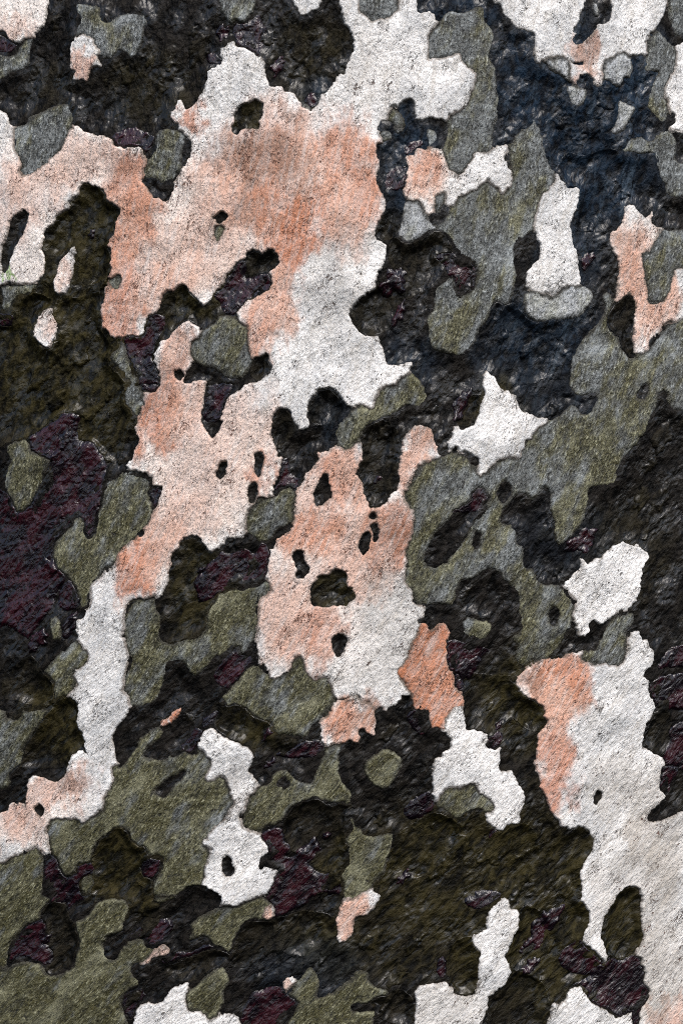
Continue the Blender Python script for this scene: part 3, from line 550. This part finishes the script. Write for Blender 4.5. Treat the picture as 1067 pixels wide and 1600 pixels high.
def grid_mesh(name, mask, X, Y, H, attrs, mat, origin):
    """mesh from the cells whose mask is set; X, Y, H are (ny, nx) arrays"""
    ny, nx = X.shape
    idx = np.full((ny, nx), -1, np.int64)
    used = np.zeros((ny, nx), bool)
    used[:-1, :-1] |= mask; used[1:, :-1] |= mask; used[:-1, 1:] |= mask; used[1:, 1:] |= mask
    n = int(used.sum())
    if n < 9: return None
    idx[used] = np.arange(n)
    co = bark_point(X[used], Y[used], H[used]) - np.array(origin)
    cj, ci = np.nonzero(mask)
    quads = np.stack([idx[cj, ci], idx[cj + 1, ci], idx[cj + 1, ci + 1], idx[cj, ci + 1]], 1).astype(np.int32)
    me = bpy.data.meshes.new(name)
    me.vertices.add(n); me.vertices.foreach_set('co', co.astype(np.float32).ravel())
    nq = len(quads)
    me.loops.add(nq * 4); me.loops.foreach_set('vertex_index', quads.ravel())
    me.polygons.add(nq)
    me.polygons.foreach_set('loop_start', np.arange(0, nq * 4, 4, dtype=np.int32))
    me.polygons.foreach_set('use_smooth', np.ones(nq, bool))
    me.update(calc_edges=True)
    u, v = fib(X[used], Y[used])
    at = me.attributes.new('grain', 'FLOAT_VECTOR', 'POINT')
    at.data.foreach_set('vector', np.stack([u, v, X[used]], 1).astype(np.float32).ravel())
    for an, arr in attrs.items():
        if arr.ndim == 3:
            at = me.attributes.new(an, 'FLOAT_COLOR', 'POINT'); at.data.foreach_set('color', arr[used].astype(np.float32).ravel())
        else:
            at = me.attributes.new(an, 'FLOAT', 'POINT'); at.data.foreach_set('value', arr[used].astype(np.float32).ravel())
    me.materials.append(mat)
    return me

# ------------------------------------------------------------------ materials
class NT:
    def __init__(s, name):
        s.m = bpy.data.materials.new(name); s.m.use_nodes = True; s.t = s.m.node_tree; s.N = s.t.nodes; s.L = s.t.links
        s.b = s.N['Principled BSDF']
        a = s.N.new('ShaderNodeAttribute'); a.attribute_name = 'grain'; s.g = a.outputs['Vector']
    def put(s, sock, v):
        if hasattr(v, 'is_linked') or hasattr(v, 'links'): s.L.new(v, sock)
        else:
            if isinstance(v, tuple) and len(v) == 3 and sock.type == 'RGBA': v = v + (1.0,)
            sock.default_value = v
    def noise(s, su, sv, off=0.0, detail=3.0, rough=.55, dist=0.0, z=0.0):
        m = s.N.new('ShaderNodeMapping'); s.L.new(s.g, m.inputs['Vector'])
        m.inputs['Scale'].default_value = (1 / su, 1 / sv, z); m.inputs['Location'].default_value = (off, off * .7, off)
        n = s.N.new('ShaderNodeTexNoise'); n.noise_dimensions = '3D'
        s.L.new(m.outputs[0], n.inputs['Vector']); n.inputs['Scale'].default_value = 1.0
        n.inputs['Detail'].default_value = detail; n.inputs['Roughness'].default_value = rough; n.inputs['Distortion'].default_value = dist
        return n.outputs['Fac']
    def sm(s, v, a, b, lo=0.0, hi=1.0):
        n = s.N.new('ShaderNodeMapRange'); n.interpolation_type = 'SMOOTHSTEP'; s.put(n.inputs['Value'], v)
        n.inputs['From Min'].default_value = a; n.inputs['From Max'].default_value = b
        n.inputs['To Min'].default_value = lo; n.inputs['To Max'].default_value = hi
        return n.outputs['Result']
    def op(s, o, a, b=0.0, c=0.0):
        n = s.N.new('ShaderNodeMath'); n.operation = o
        s.put(n.inputs[0], a); s.put(n.inputs[1], b)
        if o == 'MULTIPLY_ADD': s.put(n.inputs[2], c)
        return n.outputs[0]
    def mix(s, f, a, b, mode='MIX'):
        n = s.N.new('ShaderNodeMix'); n.data_type = 'RGBA'; n.blend_type = mode
        s.put(n.inputs[0], f); s.put(n.inputs[6], a); s.put(n.inputs[7], b)
        return n.outputs[2]
    def attr(s, name, out='Fac'):
        a = s.N.new('ShaderNodeAttribute'); a.attribute_name = name; return a.outputs[out]
    def bump(s, h, dist, strength=1.0, prev=None):
        n = s.N.new('ShaderNodeBump'); n.inputs['Distance'].default_value = dist; n.inputs['Strength'].default_value = strength
        s.put(n.inputs['Height'], h)
        if prev is not None: s.L.new(prev, n.inputs['Normal'])
        return n.outputs[0]
    def grainsep(s):
        n = s.N.new('ShaderNodeSeparateXYZ'); s.L.new(s.g, n.inputs[0]); return n.outputs
    def done(s, col, rough, nrm, spec=.5):
        s.put(s.b.inputs['Base Color'], col); s.put(s.b.inputs['Roughness'], rough)
        s.put(s.b.inputs['Specular IOR Level'], spec)
        if nrm is not None: s.L.new(nrm, s.b.inputs['Normal'])
        return s.m

def mat_pale():
    n = NT('pale_bark')
    fine = n.noise(3.2, 6.5, 3.1, 4, .7)
    mid = n.noise(11, 20, 7.7, 4, .65)
    big = n.noise(75, 110, 1.3, 3, .6)
    dens = n.noise(30, 44, 9.1, 3, .6)
    # small dark pores, and short wandering cracks along the grain
    pore = n.noise(3.6, 5.2, 5.5, 2, .6, .6)
    th = n.op('ADD', n.op('MULTIPLY_ADD', dens, .48, .088), n.op('MULTIPLY', n.attr('stain', 'Alpha'), .022))
    pores = n.sm(n.op('SUBTRACT', th, pore), .0, .045)
    cr = n.op('ABSOLUTE', n.op('SUBTRACT', n.noise(9, 17, 2.2, 3, .6, .5), .5))
    cracks = n.op('MULTIPLY', n.sm(cr, .003, .018, 1, 0), n.sm(dens, .50, .64))
    dark = n.op('MAXIMUM', n.op('MULTIPLY', pores, .9), n.op('MULTIPLY', cracks, .55))
    base = n.mix(n.sm(big, .38, .66), (.80, .782, .755), (.52, .522, .518))
    base = n.mix(n.sm(mid, .48, .72, 0, .5), base, (.86, .84, .81))
    base = n.mix(n.sm(mid, .50, .28, 0, .35), base, (.42, .39, .36))
    stain = n.attr('stain', 'Color'); amt = n.attr('stain', 'Alpha')
    run = n.noise(7, 55, 44.4, 4, .65)
    sv = n.op('MULTIPLY', amt, n.sm(n.op('ADD', n.op('MULTIPLY', run, .5), n.op('ADD', n.op('MULTIPLY', mid, .25), n.op('MULTIPLY', fine, .25))), .38, .56, .60, 1.0))
    base = n.mix(n.sm(n.noise(11, 44, 51.7, 5, .7), .48, .66, 0, .55), base, (.46, .43, .385))
    base = n.mix(sv, base, stain)
    base = n.mix(n.sm(fine, .51, .34, 0, .60), base, n.mix(n.op('MULTIPLY_ADD', amt, .2, .55), base, (.10, .07, .055)))
    base = n.mix(n.sm(fine, .58, .74, 0, .5), base, n.mix(.5, base, (.92, .90, .87)))
    dcol = n.mix(amt, (.05, .042, .036), (.12, .045, .026))
    base = n.mix(dark, base, dcol)
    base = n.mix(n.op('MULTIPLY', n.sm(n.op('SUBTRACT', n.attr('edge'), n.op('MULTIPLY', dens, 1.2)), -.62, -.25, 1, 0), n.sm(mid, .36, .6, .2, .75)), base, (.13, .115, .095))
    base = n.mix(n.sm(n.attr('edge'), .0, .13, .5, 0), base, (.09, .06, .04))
    h = n.op('SUBTRACT', n.op('ADD', n.op('MULTIPLY', fine, .9), n.op('MULTIPLY', mid, 1.2)), n.op('MULTIPLY', dark, .8))
    return n.done(base, .72, n.bump(h, .0018), .3)

def mat_grey(light):
    n = NT('light_grey_bark' if light else 'grey_green_bark')
    s = n.grainsep()
    fine = n.noise(3.1, 8.5, 13.1, 3, .62, .25)
    fine2 = n.noise(3.0, 4.4, 17.1, 3, .7)
    mid = n.noise(14, 34, 11.7, 4, .65)
    big = n.noise(95, 120, 4.3, 3, .6)
    # algae: more olive towards the foot and the shaded left of the trunk
    lean = n.op('ADD', n.op('MULTIPLY', s[1], .00019), n.op('MULTIPLY', s[2], -.00003))
    patch = n.noise(26, 60, 61.3, 4, .65)
    green = n.sm(n.op('ADD', n.op('ADD', n.op('MULTIPLY', big, .6), lean), n.op('MULTIPLY', patch, 1.25)), .86, 1.16)
    if light:
        base = n.mix(green, (.30, .315, .325), (.24, .245, .20)); hi = (.62, .63, .62); lo = (.07, .07, .065)
    else:
        base = n.mix(green, (.092, .097, .092), (.054, .049, .0155)); hi = n.mix(green, (.46, .50, .51), (.33, .325, .215)); lo = (.006, .006, .004)
    base = n.mix(n.sm(mid, .40, .68, 0, .45), base, n.mix(.5, base, hi))
    base = n.mix(n.op('MULTIPLY', n.sm(fine, .535, .68, 0, .80), n.sm(patch, .35, .6, .4, 1)), base, hi)
    base = n.mix(n.sm(fine, .49, .33, 0, .85), base, lo)
    base = n.mix(n.sm(fine2, .44, .30, 0, .8), base, lo)
    blot = n.noise(17, 30, 99.1, 5, .68, .4)
    base = n.mix(n.sm(blot, .54, .36, 0, .75), base, n.mix(.72, base, lo))
    base = n.mix(n.sm(n.noise(60, 75, 88.8, 4, .6), .52, .68, 0, .55), base, n.mix(.6, base, hi))
    e = n.attr('edge')
    rim = n.op('MULTIPLY', n.sm(e, .12, .26), n.sm(e, .34, .62, 1, 0))
    base = n.mix(n.op('MULTIPLY', rim, n.sm(big, .45, .62, 0, .25)), base, hi)
    spot = n.noise(12, 17, 66.6, 3, .6, .6)
    base = n.mix(n.sm(spot, .34, .27, 0, .85), base, (.010, .0085, .005))
    soil = n.op('SUBTRACT', e, n.op('MULTIPLY', n.noise(24, 34, 77.7, 4, .65), 1.7))
    base = n.mix(n.sm(soil, -.78, -.32, .85, 0), base, (.014, .012, .006))
    base = n.mix(n.sm(e, .0, .15, .5, 0), base, (.016, .013, .009))
    h = n.op('ADD', n.op('MULTIPLY', fine, 1.0), n.op('ADD', n.op('MULTIPLY', fine2, .6), n.op('MULTIPLY', mid, .8)))
    return n.done(base, n.sm(fine2, .3, .7, .42, .62), n.bump(h, .0019), .4)

def mat_dark(name, olive_more):
    n = NT(name)
    fine = n.noise(3.2, 4.8, 23.1, 3, .6)
    mid = n.noise(11, 17, 27.7, 3, .55, .4)
    patch = n.noise(38, 55, 25.1, 4, .6)
    t = n.N.new('ShaderNodeSeparateColor'); n.L.new(n.attr('tone', 'Color'), t.inputs[0])
    olive = n.op('MULTIPLY', t.outputs[1], n.sm(patch, .30, .55, .45, 1))
    if olive_more: olive = n.sm(olive, -.35, .8)
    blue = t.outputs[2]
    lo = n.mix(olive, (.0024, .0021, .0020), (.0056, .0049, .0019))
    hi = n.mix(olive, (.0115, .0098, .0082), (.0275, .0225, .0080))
    lo = n.mix(blue, lo, (.0024, .0039, .0066)); hi = n.mix(blue, hi, (.0075, .0165, .0300))  # blue of the reflected sky, painted into the base colour
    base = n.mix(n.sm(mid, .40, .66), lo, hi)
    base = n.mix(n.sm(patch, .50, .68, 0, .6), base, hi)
    glint_streak = n.op('MULTIPLY', n.sm(n.noise(12, 60, 71.3, 4, .65, .6), .52, .70), blue)  # painted highlights: paler slate streaks along the grain, in the sky-blue zone
    base = n.mix(n.op('MULTIPLY', glint_streak, .6), base, (.042, .060, .080))
    base = n.mix(n.sm(fine, .56, .72, 0, .5), base, n.mix(.5, hi, (.040, .037, .029)))
    base = n.mix(n.sm(mid, .43, .30, 0, .8), base, (.002, .002, .002))
    h = n.op('ADD', n.op('MULTIPLY', mid, 1.7), n.op('MULTIPLY', fine, .55))
    wet = n.noise(34, 50, 29, 3, .6)
    r = n.sm(wet, .38, .62, .38, .6)
    b = n.b
    n.put(b.inputs['Coat Weight'], n.sm(wet, .56, .38, .0, .6)); b.inputs['Coat Roughness'].default_value = .25
    n.L.new(n.bump(n.op('ADD', mid, n.op('MULTIPLY', fine, .08)), .0011), b.inputs['Coat Normal'])
    return n.done(base, r, n.bump(h, .0017), .07)

def mat_maroon():
    n = NT('maroon_bark')
    fine = n.noise(3.0, 4.6, 33.1, 3, .6)
    mid = n.noise(9, 15, 37.7, 3, .6, .8)
    big = n.noise(30, 46, 34.3, 4, .62, .5)
    e = n.attr('edge')
    red = n.op('MULTIPLY', n.sm(big, .42, .62), n.sm(n.op('ADD', e, n.op('MULTIPLY', mid, .5)), .25, .75))
    base = n.mix(red, (.0034, .0018, .0032), (.023, .0030, .0054))
    base = n.mix(n.op('MULTIPLY', n.sm(mid, .5, .70), n.sm(big, .36, .6, .15, .9)), base, (.032, .0068, .0105))
    base = n.mix(n.sm(fine, .46, .30, 0, .8), base, (.002, .0015, .002))
    h = n.op('ADD', n.op('MULTIPLY', mid, 1.5), n.op('MULTIPLY', fine, .5))
    n.b.inputs['Coat Weight'].default_value = .75; n.b.inputs['Coat Roughness'].default_value = .15
    n.b.inputs['Coat Tint'].default_value = (.92, .88, 1.0, 1)
    n.L.new(n.bump(n.op('ADD', mid, n.op('MULTIPLY', fine, .08)), .0012), n.b.inputs['Coat Normal'])
    return n.done(base, n.sm(big, .35, .65, .35, .5), n.bump(h, .0015), .10)

MAT = {'W': mat_pale(), 'G': mat_grey(False), 'g': mat_grey(True), 'D': mat_dark('dark_olive_bark', True), 'M': mat_maroon()}
MAT_FLOOR = mat_dark('hollow_dark_bark', False)

# ------------------------------------------------------------------ the tree trunk and its parts
col = sc.collection
trunk = bpy.data.objects.new('tree_trunk', None); col.objects.link(trunk)
trunk.location = (0, 0, 0); trunk.empty_display_size = .3
trunk['label'] = 'broad tree trunk with a patchwork of cream, orange, grey-green and wet black flaking bark'
trunk['category'] = 'tree trunk'

def add_part(name, me, origin, label=None):
    o = bpy.data.objects.new(name, me); col.objects.link(o)
    o.parent = trunk; o.location = origin
    if label: o['label'] = label
    return o

# the bark in the hollows, in the stretch of trunk the photograph shows
ii = np.arange(FI0, FI1 + 1) * G0; jj = np.arange(FJ0, FJ1 + 1) * G0
X, Y = np.meshgrid(ii.astype(np.float32), jj.astype(np.float32))
damp = sstep(-3, 9, near)
H = undul(X, Y) + floor_noise(X, Y) * (.30 + .70 * damp) - .2 - deep - 5.5 * sstep(0, 26, near)     # the hollows are dished
rim = np.minimum(np.minimum(X - ii[0], ii[-1] - X), np.minimum(Y - jj[0], jj[-1] - Y))
H = H - 10 * (1 - sstep(0, 20, rim))
FLOOR_H = H.copy()
H = H - 9 * sstep(.5, 4, dish)
cellmask = np.maximum(np.maximum(near[:-1, :-1], near[1:, :-1]), np.maximum(near[:-1, 1:], near[1:, 1:])) > -5
cellmask &= np.minimum(np.minimum(dish[:-1, :-1], dish[1:, :-1]), np.minimum(dish[:-1, 1:], dish[1:, 1:])) < 6
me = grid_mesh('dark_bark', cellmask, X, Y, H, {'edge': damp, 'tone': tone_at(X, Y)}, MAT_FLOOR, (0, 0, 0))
add_part('dark_bark', me, (0, 0, 0), 'wet black and dark olive bark in the hollows between the plates')

# the rest of the trunk, all the way round and down to the ground
nth, nz = 560, 340
tx = np.linspace(-math.pi, math.pi, nth + 1) * R / K + PW / 2
ty = np.linspace(PH / 2 + ZC / K, PH / 2 - 1.5 / K, nz + 1)
X, Y = np.meshgrid(tx.astype(np.float32), ty.astype(np.float32)); Y = Y[::-1]
inside = np.minimum(np.minimum(X + 62, PW + 62 - X), np.minimum(Y + 62, PH + 62 - Y))
H = undul(X, Y) + .8 * floor_noise(X, Y) - 4
seam = sstep(0, .25, np.abs((X - PW / 2) * K / R) - (math.pi - .3))
H = H * (1 - seam) - 4 * seam - 16 * sstep(-14, 8, inside)
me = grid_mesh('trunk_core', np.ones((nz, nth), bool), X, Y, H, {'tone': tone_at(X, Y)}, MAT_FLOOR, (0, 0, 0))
add_part('trunk_core', me, (0, 0, 0))

NAME = {'W': 'pale_bark_plate', 'G': 'grey_green_bark_plate', 'g': 'light_grey_bark_plate', 'D': 'dark_olive_bark_plate', 'M': 'maroon_bark_plate', 'F': 'dark_bark_flake'}
for p in plates:
    if p.cls in 'PK': continue
    st = 3 if p.out else 1
    sd = p.sd[::st, ::st]
    ny, nx = sd.shape
    X, Y = np.meshgrid(((p.i0 + np.arange(nx) * st) * G0).astype(np.float32), ((p.j0 + np.arange(ny) * st) * G0).astype(np.float32))
    mx = np.maximum(np.maximum(sd[:-1, :-1], sd[1:, :-1]), np.maximum(sd[:-1, 1:], sd[1:, 1:]))
    low = p.cls in 'DMF'
    nb = p.nb[::st, ::st]; w = sstep(-6, -1, nb)
    wc = np.maximum(np.maximum(w[:-1, :-1], w[1:, :-1]), np.maximum(w[:-1, 1:], w[1:, 1:]))
    mask = mx > ((-.2 - 1.8 * wc) if not low else -1.5)
    if mask.sum() < 6: continue
    e = EDGE[p.cls]; h = HEIGHT[p.cls]
    vary = np.clip(1 + .8 * perlin(X / 60, Y / 60, 95), .15, 2)              # edges stand proud here and lie almost flush there
    e = e * np.clip(1 + .8 * perlin(X / 40, Y / 40, 96) + .3 * perlin(X / 12, Y / 12, 97), .35, 2.2)
    t = sd / e
    prof = np.where(t > 0, 1 - (1 - np.clip(t, 0, 1)) ** 2, np.clip(t * e / 2.5, -1.2, 0) * 1.6)
    if low:
        if p.out: base = undul(X, Y) + .8 * floor_noise(X, Y) - 4
        else:
            J = np.clip(np.arange(ny) + p.j0 - FJ0, 0, fny - 1); I = np.clip(np.arange(nx) + p.i0 - FI0, 0, fnx - 1)
            base = FLOOR_H[np.ix_(J, I)]
        body = np.clip(t, 0, 1)
        if p.cls == 'D':     # a flake has come away: a dished scar with a faint lip
            lip = .5 * np.exp(-(sd / 2.2) ** 2) - 2.2 * np.clip(-sd - .4, 0, 2)
            H = base * (1 - .35 * body) + (undul(X, Y) - 5) * .35 * body + lip - 4.8 * sstep(0, 1, body) * vary + plate_noise('D', X, Y) * body * .5
            if p.out: H += 5.5 * body
        elif p.cls == 'F':
            H = base + h * prof * vary + .5 * plate_noise('D', X, Y) * body - .8 * (t < 0)
            J2 = dish[np.ix_(J, I)]; H = H - 4.8 * sstep(0, 14, J2)
        else:
            H = base * (1 - .6 * body) + (undul(X, Y) - 4) * .6 * body + h * prof * vary + plate_noise(p.cls, X, Y) * body - .6 * (t < 0)
    else:
        prof = prof + w * .8 * (1 - prof) * (t > -1)
        tone = rng.uniform(-.7, .9)
        H = undul(X, Y) - .8 + (h + tone) * np.where(prof > 0, prof * vary, prof) + plate_noise(p.cls, X, Y) * np.clip(t, 0.1, 1)
        if p.out: H -= 3 * (1 - np.clip(t, 0, 1))
    at = {'edge': np.clip(sd / 12, 0, 1)}
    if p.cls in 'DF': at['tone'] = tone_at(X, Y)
    if p.cls == 'W':
        at['stain'] = stain_at(X, Y, ORANGE if math.hypot(p.centre[0] - 675, p.centre[1] - 1060) < 45 else STAINS) if not p.out else np.concatenate([np.broadcast_to(np.array(P, np.float32), X.shape + (3,)), (sstep(.0, .5, perlin(X / 50, Y / 70, 91)) * .8)[..., None]], -1)
    for part in pieces(mask):
        if part.sum() < (14 if p.out else 26): continue
        cx = float(X[:-1, :-1][part].mean()); cy = float(Y[:-1, :-1][part].mean())
        org = tuple(float(v) for v in bark_point(np.array(cx), np.array(cy), np.array(0.0)))
        me = grid_mesh(NAME[p.cls], part, X, Y, H, at, MAT[p.mat if p.cls == 'F' else p.cls], org)
        lab = None
        if not p.out and p.cls == 'W' and part.sum() > .5 * mask.sum():
            for (lx, ly, text) in PLATE_LABELS:
                if math.hypot(p.centre[0] - lx, p.centre[1] - ly) < 45: lab = text
        if me is not None: add_part(NAME[p.cls], me, org, lab)
